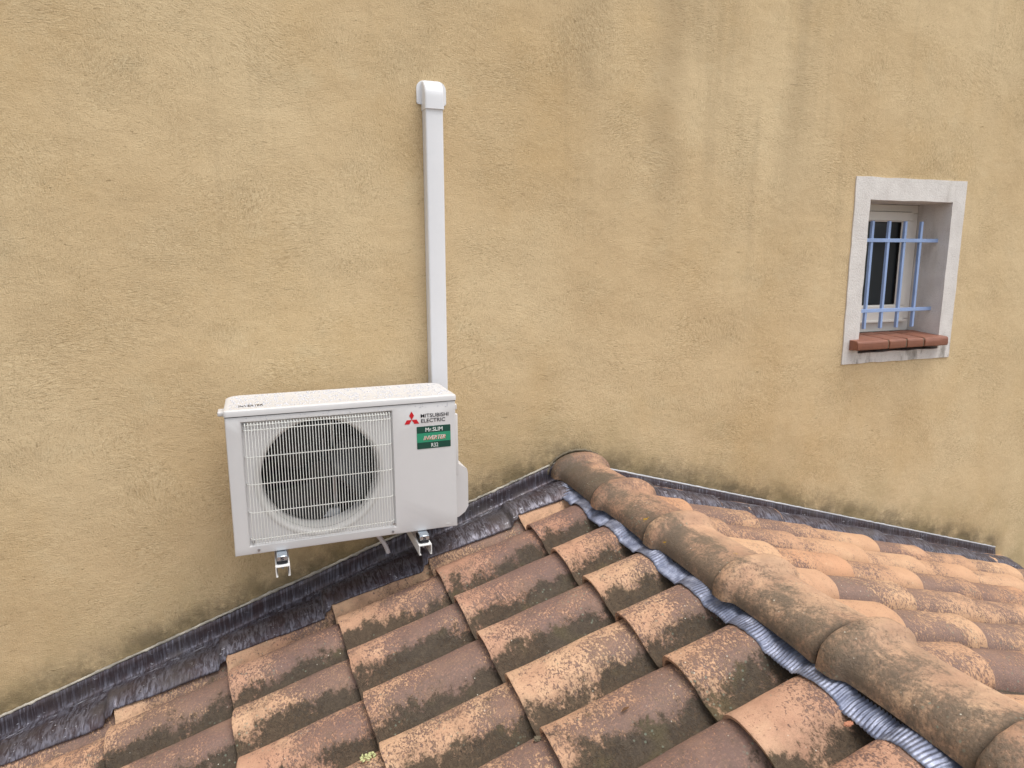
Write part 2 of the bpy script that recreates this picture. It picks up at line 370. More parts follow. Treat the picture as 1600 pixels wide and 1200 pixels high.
# ------------------------------------------------------------------ the rendered house wall with its window
house = tag(empty('house', (1.5, .3, -3.6)), 'tall ochre rendered house wall with a small barred window and rain streaks', 'house')
WX0, WX1, WZ0, WZ1 = -7.0, 7.5, -3.6, 5.0
OX0, OX1, OZ0, OZ1 = 3.175, 3.775, .50, 1.312
SX0, SX1, SZ0, SZ1 = 3.071, 3.874, .444, 1.427        # white surround
bm = bmesh.new()
def ring(bm, o, i, y):
    A = [bm.verts.new((x, y, z)) for x, z in ((o[0], o[2]), (o[1], o[2]), (o[1], o[3]), (o[0], o[3]))]
    B = [bm.verts.new((x, y, z)) for x, z in ((i[0], i[2]), (i[1], i[2]), (i[1], i[3]), (i[0], i[3]))]
    for k in range(4): bm.faces.new((A[k], A[(k+1) % 4], B[(k+1) % 4], B[k]))
    return A, B
A, B = ring(bm, (WX0, WX1, WZ0, WZ1), (OX0-.004, OX1+.004, OZ0-.004, OZ1+.004), 0)
A2, B2 = ring(bm, (WX0, WX1, WZ0, WZ1), (OX0-.004, OX1+.004, OZ0-.004, OZ1+.004), .36)
for k in range(4):
    bm.faces.new((A[k], A2[k], A2[(k+1) % 4], A[(k+1) % 4])); bm.faces.new((B[k], B[(k+1) % 4], B2[(k+1) % 4], B2[k]))
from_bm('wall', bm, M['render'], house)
# a closed room behind the window so the glass looks into darkness
bm = bmesh.new(); box(bm, 2.4, 4.6, .37, 2.6, -.4, 2.0); from_bm('room', bm, M['cavity'], house)

# window: frame is the part, everything else on it a sub-part
def frame_ring(bm, o, i, y0, y1):
    for k, (x0, x1, z0, z1) in enumerate(((o[0], o[1], o[2], i[2]), (o[0], o[1], i[3], o[3]), (o[0], i[0], i[2], i[3]), (i[1], o[1], i[2], i[3]))):
        box(bm, x0, x1, y0, y1, z0, z1, .003, 1)
bm = bmesh.new(); FY = .20
frame_ring(bm, (OX0+.001, OX1-.001, .585, OZ1-.001), (OX0+.062, OX1-.062, .655, OZ1-.048), FY, FY+.07)
win = from_bm('window', bm, M['upvc'], house, 'auto')
bm = bmesh.new()
frame_ring(bm, (OX0+.055, OX1-.055, .648, OZ1-.042), (OX0+.118, OX1-.118, .735, OZ1-.092), FY-.014, FY+.045)
frame_ring(bm, (OX0+.112, OX1-.112, .729, OZ1-.086), (OX0+.126, OX1-.126, .742, OZ1-.098), FY-.004, FY+.02)
box(bm, OX0+.04, OX1-.04, FY-.022, FY, .640, .652, .002, 1)
from_bm('sash', bm, M['upvc'], win, 'auto')
bm = bmesh.new(); box(bm, OX0+.10, OX1-.10, FY+.012, FY+.022, .70, OZ1-.09); from_bm('pane', bm, M['glass'], win)
bm = bmesh.new(); frame_ring(bm, (OX0+.124, OX1-.124, .740, OZ1-.096), (OX0+.129, OX1-.129, .745, OZ1-.101), FY-.001, FY+.012); from_bm('gasket', bm, M['gap'], win)
bm = bmesh.new(); frame_ring(bm, (OX0+.0525, OX1-.0525, .6455, OZ1-.0395), (OX0+.0565, OX1-.0565, .6495, OZ1-.0435), FY-.002, FY+.002); from_bm('frame_joint', bm, M['gap'], win)
# white surround and reveal
bm = bmesh.new()
def irregular(n, a, b, fixed, axis, amp=.0022):
    pts = []
    for k in range(n+1):
        t = a+(b-a)*k/n; d = (noise.noise(Vector((t*9, fixed*7, 1)))*amp*2 if 0 < k < n else 0)
        pts.append((t, fixed+d) if axis == 'x' else (fixed+d, t))
    return pts
outer = irregular(24, SX0, SX1, SZ0, 'x')[:-1] + irregular(28, SZ0, SZ1, SX1, 'z')[:-1] + irregular(24, SX1, SX0, SZ1, 'x')[:-1] + irregular(28, SZ1, SZ0, SX0, 'z')[:-1]
inner = irregular(24, OX0, OX1, OZ0, 'x')[:-1] + irregular(28, OZ0, OZ1, OX1, 'z')[:-1] + irregular(24, OX1, OX0, OZ1, 'x')[:-1] + irregular(28, OZ1, OZ0, OX0, 'z')[:-1]
loops = []
for poly, y in ((outer, .001), (outer, -.006), (inner, -.008), (inner, -.003), (inner, .30)):
    loops.append([bm.verts.new((x, y, z)) for x, z in poly])
for a, b in zip(loops, loops[1:]):
    n_ = len(a)
    for k in range(n_): bm.faces.new((a[k], a[(k+1) % n_], b[(k+1) % n_], b[k]))
from_bm('surround', bm, M['white_render'], win)
# brick sill, each brick with mortar between
def brickmesh(x0, x1):
    bm = bmesh.new()
    poly = [(-.060, .524), (-.063, .535), (-.063, .564), (-.056, .5725), (.0, .577), (.17, .589), (.17, .535), (-.0, .520)]
    prism(bm, poly, 'x', x0, x1)
    es = [e for e in bm.edges]
    bmesh.ops.bevel(bm, geom=es, offset=.0025, segments=2, affect='EDGES')
    bmesh.ops.subdivide_edges(bm, edges=bm.edges[:], cuts=1, use_grid_fill=True)
    for v in bm.verts: v.co += Vector((noise.noise(v.co*23), noise.noise(v.co*23+Vector((5, 0, 0))), noise.noise(v.co*23+Vector((0, 7, 0)))))*.0022
    return bm
for x0, x1 in ((3.112, 3.333), (3.342, 3.464), (3.474, 3.594), (3.604, 3.786)):
    from_bm('sill_brick', brickmesh(x0, x1), M['brick'], win, 'auto')
bm = bmesh.new(); box(bm, 3.135, 3.765, -.057, .165, .528, .5695); from_bm('sill_mortar', bm, M['mortar'], win)
bm = bmesh.new(); box(bm, OX0+.002, OX1-.002, .17, .24, .56, .588); from_bm('sill_gap', bm, M['gap'], win)
# blue iron grille set in the reveal
GY = .070
for x in (3.288, 3.408, 3.528, 3.649):
    bm = bmesh.new(); box(bm, x-.008, x+.008, GY-.008, GY+.008, .622, 1.210, .0012, 1); from_bm('grille_bar', bm, M['blue'], win, 'auto')
for z in (1.106, .723):
    bm = bmesh.new(); box(bm, OX0-.002, OX1+.003, GY-.0105, GY-.0015, z-.010, z+.010, .001, 1)
    from_bm('cross_bar', bm, M['blue'], win, 'auto')

# ------------------------------------------------------------------ roof geometry functions
XR = 1.49
SLL, SLR = .335, .3073
def zcl(x): return -.45 + SLL*(x+.064)
def zcr(x): return .049 - SLR*(x-XR)
PROF = [(-.100, -.070), (-.099, -.060), (-.095, -.047), (-.088, -.034), (-.078, -.0225), (-.065, -.0135), (-.048, -.0065), (-.028, -.002), (0, 0),
        (.024, -.0018), (.045, -.0075), (.062, -.0165), (.076, -.028), (.088, -.040), (.100, -.051), (.113, -.0595), (.128, -.0645), (.145, -.0665), (.162, -.066), (.178, -.062), (.190, -.054)]
def hprof(t):
    for (a, ha), (b, hb) in zip(PROF, PROF[1:]):
        if a <= t <= b: return ha+(hb-ha)*(t-a)/(b-a)
    return -.2
STEP = .026; STEPR = .018
def nose_l(k, m): return 1.112 - (3-m)*(.3959-.006*(k-1))
def nose_r(k, m): return 2.281 + .382*m + .018*(k-1)
def yl(k): return -.129-.258*(k-1)
def yr(k): return -.287-.258*(k-1)
def h_left(x, y):
    best = -9
    for k in range(0, 12):
        h = hprof(yl(k)-y)
        if h < -.1: continue
        ex = .3959-.006*(k-1); m = math.floor((x-nose_l(k, 3))/ex+1e-6); xn = nose_l(k, 3)+m*ex
        if xn > 1.2: xn = nose_l(k, 3)
        best = max(best, zcl(xn)+(SLL-STEP/ex)*(x-xn)+h)
    return best
def h_right(x, y):
    best = -9
    for k in range(-1, 11):
        h = hprof(y-yr(k))
        if h < -.1: continue
        ex = .382; m = math.ceil((x-nose_r(k, 0))/ex-1e-6); xn = nose_r(k, 0)+m*ex
        best = max(best, zcr(xn)+(SLR-STEPR/ex)*(xn-x)+h)
    return best

def tile_mesh(seed, length, nx=22):
    rnd = random.Random(seed); bm = bmesh.new(); T = .0135
    # refine the profile
    P = []
    for (a, ha), (b, hb) in zip(PROF, PROF[1:]): P += [(a, ha), ((a+b)/2, (ha+hb)/2)]
    P.append(PROF[-1])
    N = []
    for i in range(len(P)):
        a = P[max(i-1, 0)]; b = P[min(i+1, len(P)-1)]; d = Vector((b[0]-a[0], b[1]-a[1])).normalized(); N.append((d.y, -d.x))   # points down/inwards
    o = Vector((rnd.random()*50, rnd.random()*50, rnd.random()*50))
    top = []; bot = []
    wrinkle = rnd.uniform(.6, 1.2)
    xs = [-.0, .004, .012] + [length*(i/nx) for i in range(1, nx+1)]
    for j, x in enumerate(xs):
        rt_, rb = [], []
        taper = 1 - .035*(x/.4)                      # a little narrower towards the tail
        flare = .0022*math.exp(-x/.02)
        for i, (t, h) in enumerate(P):
            q = Vector((x*6, t*9, 0))+o
            d = noise.noise(q)*.0040*wrinkle + noise.noise(q*4)*.0007
            xe = x + (noise.noise(Vector((t*14, 3, 0))+o)*.0045 + noise.noise(Vector((t*60, 9, 0))+o)*.0012 if j <= 2 else 0)
            drop = .0016 if j == 0 else 0
            tt = t*taper if t < .1 else t*(1-.015*(x/.4))
            n_ = N[i]
            rt_.append(bm.verts.new((xe, -(tt+n_[0]*(drop-d)), h+flare+n_[1]*(drop-d)-(0 if i else .002))))
            rb.append(bm.verts.new((xe+(.001 if j == 0 else 0), -(tt+n_[0]*(T-drop)), h+flare+n_[1]*(T-drop))))
        top.append(rt_); bot.append(rb)
    for j in range(len(xs)-1):
        for i in range(len(P)-1):
            bm.faces.new((top[j][i], top[j+1][i], top[j+1][i+1], top[j][i+1])); bm.faces.new((bot[j][i], bot[j][i+1], bot[j+1][i+1], bot[j+1][i]))
        for i in (0, len(P)-1): bm.faces.new((top[j][i], bot[j][i], bot[j+1][i], top[j+1][i]))
    for j in (0, len(xs)-1):
        for i in range(len(P)-1): bm.faces.new((top[j][i], top[j][i+1], bot[j][i+1], bot[j][i]))
    bmesh.ops.recalc_face_normals(bm, faces=bm.faces)
    me = bpy.data.meshes.new('roof_tile'); bm.to_mesh(me); bm.free(); set_local(me)
    me.polygons.foreach_set('use_smooth', [True]*len(me.polygons)); me.set_sharp_from_angle(angle=math.radians(50)); return me

roof = tag(empty('tiled_roof', (XR, -1.3, -.5)), 'weathered terracotta tiled roof whose ridge runs out from the ochre wall', 'roof')
RL = Vector(roof.location)
meshes = {}
def get_mesh(side, v, ln):
    key = (side, v, ln)
    if key not in meshes:
        me = tile_mesh(hash((v, ln)) % 1000 + v*17 + (500 if side == 'r' else 900 if side == 'c' else 0), ln); me.materials.append(M[{'l': 'tile', 'r': 'tile_pale', 'c': 'tile_clean'}[side]]); meshes[key] = me
    return meshes[key]
Minv = camo.matrix_world.inverted()
def inview(p):
    q = Minv @ Vector(p)
    if q.z > -.1: return 9
    return max(abs(q.x/-q.z*FPX/800), abs(q.y/-q.z*FPX/600))
def place(side, k, m):
    rnd = random.Random(k*31+m*7+(1000 if side == 'r' else 0))
    if side == 'l':
        xn = nose_l(k, m); y = yl(k); ex = .3959-.006*(k-1); z = zcl(xn); sl = SLL-STEP/ex
        ln = .335 if m == 3 else .455
        R_ = Matrix.Rotation(-math.atan(sl), 4, 'Y')
    else:
        xn = nose_r(k, m); y = yr(k); z = zcr(xn); sl = SLR-STEPR/.382
        ln = .36 if m == -1 else .445
        R_ = Matrix.Rotation(math.pi, 4, 'Z') @ Matrix.Rotation(-math.atan(sl), 4, 'Y')
    j = Matrix.Translation((rnd.uniform(-.006, .006), rnd.uniform(-.0035, .0035), rnd.uniform(-.0015, .0035))) @ Matrix.Rotation(rnd.uniform(-.013, .013), 4, 'Z')
    Mx = Matrix.Translation((xn, y, z)) @ j @ R_ @ Matrix.Rotation(rnd.uniform(-.022, .022), 4, 'X')
    return Mx, get_mesh('c' if (side == 'l' and k == 1) else side, rnd.randrange(5), ln)
slots = []
for k in range(1, 11):
    for m in range(-4, 4): slots.append(('l', k, m))
for k in range(0, 10):
    for m in range(-1, 7): slots.append(('r', k, m))
vis = []
for s_ in slots:
    Mx, me = place(*s_)
    v = min(inview(Mx @ Vector((t, dy, 0))) for t in (0, .1, .2, .3, .4) for dy in (0, -.08, .08))
    d = (Mx.translation - camo.location).length
    vis.append((v < 1.0, v if v >= 1 else 0, d, s_, Mx, me))
vis.sort(key=lambda a: (not a[0], a[1], a[2]))
bmr = bmesh.new(); rest = 0
for idx, (isv, v, d, s_, Mx, me) in enumerate(vis):
    if isv and idx < 98:
        o = bpy.data.objects.new('roof_tile', me); COL.objects.link(o); o.parent = roof
        o.matrix_local = Matrix.Translation(-RL) @ Mx
    else:
        o = None; tmp = bmesh.new(); tmp.from_mesh(me); tmp.transform(Mx); sl_ = tmp.verts.layers.float['seed']; sv = random.random()
        for v_ in tmp.verts: v_[sl_] = sv
        t2 = bpy.data.meshes.new('t'); tmp.to_mesh(t2); tmp.free()
        n0 = len(bmr.faces); bmr.from_mesh(t2); bpy.data.meshes.remove(t2); rest += 1
        bmr.faces.ensure_lookup_table()
        for f in bmr.faces[n0:] if hasattr(bmr.faces, '__getitem__') else []: f.material_index = 0 if s_[0] == 'l' else 1
print('tiles', len(vis), 'visible', sum(a[0] for a in vis), 'rest', rest)
o = from_bm('outer_roof_tiles', bmr, M['tile'], roof, 'auto', recalc=False); o.data.materials.append(M['tile_pale']); tag(o, kind='stuff')
# deck under the tiles
for nm, xa, xb, f in (('roof_deck', -2.6, XR, zcl), ('roof_deck', XR, 4.75, zcr)):
    bm = bmesh.new(); prism(bm, [(xa, f(xa)-.105), (xb, f(xb)-.105), (xb, f(xb)-.26), (xa, f(xa)-.26)], 'y', -.02, -2.72)
    from_bm(nm, bm, M['deck'], roof)
# annex walls that carry the roof, below the eaves
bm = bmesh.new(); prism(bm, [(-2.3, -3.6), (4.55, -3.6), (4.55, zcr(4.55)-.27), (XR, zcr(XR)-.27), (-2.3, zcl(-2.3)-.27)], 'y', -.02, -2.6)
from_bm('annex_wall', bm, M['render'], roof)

# ridge tiles: collar towards the wall, barrel towards the camera
def ridge_mesh(seed):
    rnd = random.Random(seed); o = Vector((seed*3.7, seed*1.3, 0)); bm = bmesh.new(); NA = 30
    # local: +y towards wall; collar edge at y=0, body runs to y=-.44 ; z=0 at the springing
    st = [(.000, .1315, .090), (-.003, .136, .0945), (-.010, .139, .0975), (-.034, .1395, .098), (-.054, .138, .0965), (-.061, .131, .089), (-.067, .122, .079), (-.078, .1165, .0735), (-.12, .1145, .072), (-.18, .114, .072), (-.24, .115, .073), (-.31, .118, .075), (-.355, .120, .077), (-.378, .1235, .080), (-.390, .1235, .080), (-.3945, .120, .0775)]
    T = .013; rings = []
    for inner in (0, 1):
        R_ = []
        for j, (y, a, h) in enumerate(st):
            row = []
            for i in range(NA+1):
                th = math.pi*i/NA; c_, s_ = math.cos(th), math.sin(th)
                aa, hh_ = a-inner*T, h-inner*T
                e = .86
                px = aa*math.copysign(abs(c_)**e, c_); pz = hh_*(s_**e if s_ > 0 else 0)
                d = noise.noise(Vector((y*7, th*1.3, 0))+o)*.0025 + noise.noise(Vector((y*25, th*5, 4))+o)*.0012
                ye = y + (noise.noise(Vector((th*3, 0, 8))+o)*.004 if j in (0, 1, len(st)-1) else 0)
                if y > -.075: px *= 1.015
                row.append(bm.verts.new((px*(1+d*4*(1-inner)), ye, pz*(1+d*5*(1-inner)) - (.006 if i in (0, NA) else 0))))
            R_.append(row)
        rings.append(R_)
    A, B = rings
    for j in range(len(st)-1):
        for i in range(NA):
            bm.faces.new((A[j][i], A[j+1][i], A[j+1][i+1], A[j][i+1])); bm.faces.new((B[j][i], B[j][i+1], B[j+1][i+1], B[j+1][i]))
        for i in (0, NA): bm.faces.new((A[j][i], B[j][i], B[j+1][i], A[j+1][i]))
    for j in (0, len(st)-1):
        for i in range(NA): bm.faces.new((A[j][i], A[j][i+1], B[j][i+1], B[j][i]))
    bmesh.ops.recalc_face_normals(bm, faces=bm.faces)
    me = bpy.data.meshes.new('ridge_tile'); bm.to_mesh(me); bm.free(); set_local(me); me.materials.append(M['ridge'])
    me.polygons.foreach_set('use_smooth', [True]*len(me.polygons)); me.set_sharp_from_angle(angle=math.radians(50)); return me
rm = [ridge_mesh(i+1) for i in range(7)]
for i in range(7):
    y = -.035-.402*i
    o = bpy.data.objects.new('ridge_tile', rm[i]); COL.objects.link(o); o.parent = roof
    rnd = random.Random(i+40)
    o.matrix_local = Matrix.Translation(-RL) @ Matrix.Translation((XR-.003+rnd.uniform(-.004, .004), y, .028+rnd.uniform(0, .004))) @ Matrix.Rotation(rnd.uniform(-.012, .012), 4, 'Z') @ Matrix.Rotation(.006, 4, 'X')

bm = bmesh.new(); prism(bm, [(XR+.104*math.cos(a), .0+.085*math.sin(a)) for a in [math.pi*k/16 for k in range(17)]], 'y', -.04, -2.78)
from_bm('ridge_dark_core', bm, M['gap'], roof, True)  # dark core added under the ridge tiles so the joint gaps look shaded
# ------------------------------------------------------------------ pleated ridge strip (left side)
strip = tag(empty('ridge_strip', (1.36, -1.3, 0)), 'pleated blue-grey aluminium strip moulded over tiles beneath the ridge', 'ridge strip')
rows = []; NY = 1250; NX = 16; Y0, Y1 = -.10, -2.62
def smooth_h(x, y):
    return sum(h_left(x+dx, y+dy)*w_ for dx, dy, w_ in ((0, 0, .4), (0, .018, .2), (0, -.018, .2), (.02, 0, .1), (-.02, 0, .1)))
cache = {}
for j in range(NY+1):
    y = Y0+(Y1-Y0)*j/NY
    # edge: further down the slope in the troughs, tight on the crests
    ph = ((y-yl(1)) % .258)/.258     # 0 on crests
    tr = .5-.5*math.cos(2*math.pi*ph)
    xe = 1.322+.006*tr+.005*noise.noise(Vector((y*9, 0, 0)))+.003*noise.noise(Vector((y*40, 0, 5)))
    row = []
    stretch = .35+.65*tr
    for i in range(NX+1):
        t = i/NX; x = xe+(1.45-xe)*t
        z = max(max(smooth_h(x, y), h_left(x, y))+.006, zcl(x)-.036)
        lift = .006*math.sin(math.pi*min(1, t*1.3))*(.4+tr*.6)
        z = z+lift
        zi = .015
        if x > 1.38: z = z*(1-(x-1.38)/.07)+max(z, zi)*((x-1.38)/.07)
        yy = y + .012*noise.noise(Vector((y*6, x*20, 3)))
        z += .0030*math.sin(2*math.pi*(yy+.004*math.sin(t*3+y*5))/.0105)*stretch*min(1, .5+t*3) + .002*noise.noise(Vector((x*30, y*30, 0)))
        row.append((x, y, z))
    rows.append(row)
grid_mesh('pleated_sheet', rows, M['strip'], strip, .0012)

# ------------------------------------------------------------------ wall flashings
def top_l(x): return .101+.3265*(x-1.476)
def top_r(x): return .014-.298*(x-1.664)
fl = tag(empty('wall_flashing', (.3, -.06, -.3)), 'dark lead flashing left of the ridge, running down under the air conditioner', 'flashing', 'lead flashings along the wall')
rows = []; n_ = 520; xa, xb = -1.75, 1.505
NV = 30
for j in range(n_+1):
    x = xa+(xb-xa)*j/n_; tz = top_l(x)+.003*noise.noise(Vector((x*7, 0, 0)))
    f = ((x-nose_l(1, 3)) % .3959)/.3959
    ye = -.205-.014*f+.003*noise.noise(Vector((x*8, 3, 0)))
    bz = tz-.066
    row = [(x, -.003, tz+.002), (x, -.010, tz), (x, -.0115, tz-.02), (x, -.0105, tz-.045), (x, -.014, bz+.006)]
    for i in range(NV+1):
        t = i/NV; y = -.02+(ye+.02)*t
        sh = max(h_left(x, y), .5*h_left(x, y+.015)+.5*h_left(x, y-.015), h_left(x+.012, y)-.004, h_left(x+.024, y)-.010)+(.004 if f > .93 or f < .03 else 0)
        zz = sh+.010 if y < -.06 else max(bz-.004, sh+.010 if sh > bz-.03 else bz-.004)
        if y > -.10:
            w_ = min(1, max(0, (-.02-y)/.075)); w_ = w_*w_*(3-2*w_); zz = (bz-.003)*(1-w_)+max(zz, sh+.010)*w_
        q = Vector((x*26, y*26, 0)); a = Vector((x*55+y*45, y*16-x*5, 2))
        wr = .0018*noise.noise(q)+.0016*noise.noise(a)*min(1, t*2.2)+.0005*noise.noise(q*2.8)
        zz += wr*(.6 if t > .93 else 1)
        row.append((x+.006*t, y, zz))
    rows.append(row)
grid_mesh('lead_sheet', rows, M['lead'], fl, .0018)
bm = bmesh.new(); pts = []; rad = []
for j in range(420):
    x = -1.75+(1.46+1.75)*j/419
    a = noise.noise(Vector((x*5, 1, 0))); b_ = noise.noise(Vector((x*45, 2, 0)))
    pts.append((x, -.006, top_l(x)+.007+.004*b_+.003*a)); rad.append(.0042+.0036*abs(a)+.0045*abs(b_))
tube(bm, pts, rad, 7); from_bm('sealant_bead', bm, M['sealant'], fl, True)

fr_ = tag(empty('wall_flashing', (3.0, -.06, -.5)), 'dark lead flashing right of the ridge with bright top lip, below the window', 'flashing', 'lead flashings along the wall')
rows = []; xa, xb = 1.52, 4.72; n_ = 460
for j in range(n_+1):
    x = xa+(xb-xa)*j/n_; tz = top_r(x)
    endf = min(1, max(0, (x-4.475)/.012)); 
    f = ((x-nose_r(0, 0)) % .382)/.382
    ye = -.165-.016*(1-f)+.003*noise.noise(Vector((x*8, 3, 0)))
    hb = .058*(1-endf); bz = tz-.058
    fold = -.07*max(0, (x-4.58)/.14)**2
    row = [(x, -.003, bz+hb+.002+fold), (x, -.012, bz+hb+fold), (x, -.0125, bz+hb*.6+fold), (x, -.013, bz+hb*.3+fold), (x, -.016, bz+.005+fold)]
    for i in range(NV+1):
        t = i/NV; y = -.022+(ye+.022)*t
        sh = h_right(x, y)
        if sh < -5: sh = zcr(x)-.06
        sh = max(sh, zcr(x)-.052)
        zz = sh+.005
        w_ = min(1, max(0, (-.022-y)/.05)); w_ = w_*w_*(3-2*w_); zz = max(bz-.003, sh+.004 if y < -.03 else bz)*(1-w_)+zz*w_
        q = Vector((x*26, y*26, 5)); a = Vector((x*55-y*45, y*16+x*5, 2))
        zz += .0018*noise.noise(q)+.0018*noise.noise(a)*min(1, t*2)
        row.append((x-.004*t, y, zz+fold))
    rows.append(row)
grid_mesh('lead_sheet', rows, M['lead'], fr_, .0018)
bm = bmesh.new(); pts = []; rad = []
for j in range(300):
    x = 1.66+(4.475-1.66)*j/299; b_ = noise.noise(Vector((x*30, 2, 0)))
    pts.append((x, -.010, top_r(x)+.004+.0015*b_)); rad.append(.0048+.001*b_)
tube(bm, pts, rad, 7); from_bm('top_lip', bm, simple('bare_metal_lip', rgb(196, 198, 204), .4, .3, bump=.4, bscale=90, var=.12), fr_, True)

# mortar fillet around the ridge end at the wall
bm = bmesh.new(); pts = []; rad = []
for j in range(60):
    a = math.radians(180-180*j/59); b_ = noise.noise(Vector((j*.5, 2, 0)))
    pts.append((XR+.146*math.cos(a), -.008, .026+.102*math.sin(a)+.003*b_)); rad.append(.006+.004*b_)
tube(bm, pts, rad, 8); o = from_bm('mortar_fillet', bm, M['mortar'], roof, True)

# ------------------------------------------------------------------ outdoor unit
AX0, AX1, AZ0, AZ1, AYF, AYB = 0.0, .798, 0.0, .518, -.400, -.115
ac = tag(empty('air_conditioner', (.4, -.26, 0)), 'white outdoor air conditioner unit with round fan behind a wire grille, wet on top', 'air conditioner')
RX0, RX1, RZ0, RZ1 = .050, .560, .031, .473
FCX, FCZ, FR = .303, .256, .207
bm = bmesh.new()
def loop(pts, y): return [bm.verts.new((x, y, z)) for x, z in pts]
def bridge(a, b):
    n_ = len(a)
    for k in range(n_): bm.faces.new((a[k], a[(k+1) % n_], b[(k+1) % n_], b[k]))
body = rrect(AX0, AX1, AZ0, .494, .006, 3)
NB = len(body)
def samp(pts, n_):       # resample a closed loop by perimeter, starting at the +x side mid
    L = [0]
    for a, b in zip(pts, pts[1:]+pts[:1]): L.append(L[-1]+math.dist(a, b))
    r = []
    for k in range(n_):
        t = L[-1]*k/n_
        for i in range(len(pts)):
            if L[i] <= t <= L[i+1]+1e-9:
                f = (t-L[i])/max(1e-9, L[i+1]-L[i]); a = pts[i]; b = pts[(i+1) % len(pts)]
                r.append((a[0]+(b[0]-a[0])*f, a[1]+(b[1]-a[1])*f)); break
    return r
def radial(pts_rect, n_=96):   # rectangle sampled by angle round the fan centre
    x0, x1, z0, z1 = pts_rect; r = []
    for k in range(n_):
        a = 2*math.pi*k/n_; c_, s_ = math.cos(a), math.sin(a); t = 9
        if c_ > 1e-9: t = min(t, (x1-FCX)/c_)
        if c_ < -1e-9: t = min(t, (x0-FCX)/c_)
        if s_ > 1e-9: t = min(t, (z1-FCZ)/s_)
        if s_ < -1e-9: t = min(t, (z0-FCZ)/s_)
        r.append((FCX+c_*t, FCZ+s_*t))
    for (cx, cz) in ((x0, z0), (x1, z0), (x1, z1), (x0, z1)):
        i = min(range(n_), key=lambda i: math.dist(r[i], (cx, cz))); r[i] = (cx, cz)
    return r
L0 = loop(radial((AX0+.004, AX1-.004, AZ0+.004, .494)), AYB); L1 = loop(radial((AX0, AX1, AZ0, .495)), AYB-.004); L2 = loop(radial((AX0, AX1, AZ0, .495)), AYF+.006)
L2b = loop(radial((AX0+.002, AX1-.002, AZ0+.002, .494)), AYF+.0015); L3 = loop(radial((AX0+.006, AX1-.006, AZ0+.006, .492)), AYF)
L4 = loop(radial((RX0-.002, RX1+.002, RZ0-.002, RZ1+.002)), AYF); L5 = loop(radial((RX0, RX1, RZ0, RZ1)), AYF+.002); L6 = loop(radial((RX0+.003, RX1-.003, RZ0+.003, RZ1-.003)), AYF+.014)
for a, b in ((L0, L1), (L1, L2), (L2, L2b), (L2b, L3), (L3, L4), (L4, L5), (L5, L6)): bridge(a, b)
circ = lambda r: [(FCX+r*math.cos(2*math.pi*k/96), FCZ+r*math.sin(2*math.pi*k/96)) for k in range(96)]
c1 = loop(circ(FR+.013), AYF+.015)
# recess floor between rectangle and circle (circle slightly larger than recess height is clamped)
bridge(L6, c1)
bm.faces.new(L0)
casing = from_bm('casing', bm, M['case'], ac, 'auto')
# bellmouth ring
bm = bmesh.new()
prof = [(FR+.018, AYF+.0135), (FR+.010, AYF+.0115), (FR+.003, AYF+.014), (FR-.003, AYF+.022), (FR-.006, AYF+.040), (FR-.006, AYF+.12)]
ls = [loop(circ(r), y) for r, y in prof]
for a, b in zip(ls, ls[1:]): bridge(a, b)
from_bm('bellmouth', bm, M['bell'], ac, True)
# dark cavity behind the fan
bm = bmesh.new(); ls = [loop(circ(FR-.0055), AYF+.035), loop(circ(FR-.0055), AYB-.03)]; bridge(*ls); bm.faces.new(ls[1])
from_bm('fan_chamber', bm, M['cavity'], ac, True)
# fan: hub and three blades
bm = bmesh.new()
prism(bm, [(FCX+.042*math.cos(a), FCZ+.042*math.sin(a)) for a in [2*math.pi*k/28 for k in range(28)]], 'y', AYF+.048, AYF+.115)
fan = from_bm('fan', bm, M['fan'], ac, 'auto')
for b in range(3):
    bm = bmesh.new(); rws = []
    for i in range(11):
        r = .036+(.160)*i/10; row = []
        for j in range(13):
            u = j/12; sw = math.radians(18+120*b + (u-.5)*(74+14*math.sin(i/10*3.14)) - 26*(i/10)**1.5)
            y = AYF+.052+.055*u+.012*math.sin(u*3.1)
            row.append(bm.verts.new((FCX+r*math.cos(sw), y, FCZ+r*math.sin(sw))))
        rws.append(row)
    for a, c_ in zip(rws, rws[1:]):
        for j in range(12): bm.faces.new((a[j], a[j+1], c_[j+1], c_[j]))
    o = from_bm('fan_blade', bm, M['fan'], fan, True); md = o.modifiers.new('t', 'SOLIDIFY'); md.thickness = .003
# motor bracket seen between the blades
bm = bmesh.new()
for x in (FCX+.015, FCX+.050): box(bm, x, x+.010, AYF+.135, AYF+.155, FCZ-.19, FCZ+.19, .002, 1)
box(bm, FCX-.05, FCX+.07, AYF+.120, AYF+.132, FCZ-.198, FCZ-.165, .003, 1)
from_bm('motor_bracket', bm, M['zinc'], ac, 'auto')
# wire grille
bm = bmesh.new(); GW = .00132; n_w = 50
gy = AYF-.011
for i in range(n_w):
    x = .062+(.549-.062)*i/(n_w-1)
    cvx = .0
    tube(bm, [(x, AYF+.010, .470), (x, AYF-.004, .468), (x, gy, .455), (x, gy, .30), (x, gy, .15), (x, gy, .050), (x, AYF-.004, .040), (x, AYF+.008, .036)], GW, 5)
for i, z in enumerate((.462, .446, .352, .255, .154, .057)):
    xa, xb = (.058, .553)
    yb = gy+.0030 if i else gy+.012
    tube(bm, [(xa-.003, AYF+.012, z), (xa, yb+.010, z), (xa+.010, yb, z), (xb-.010, yb, z), (xb, yb+.010, z), (xb+.003, AYF+.012, z)], .0016, 6)
from_bm('wire_grille', bm, M['grille'], ac, True)
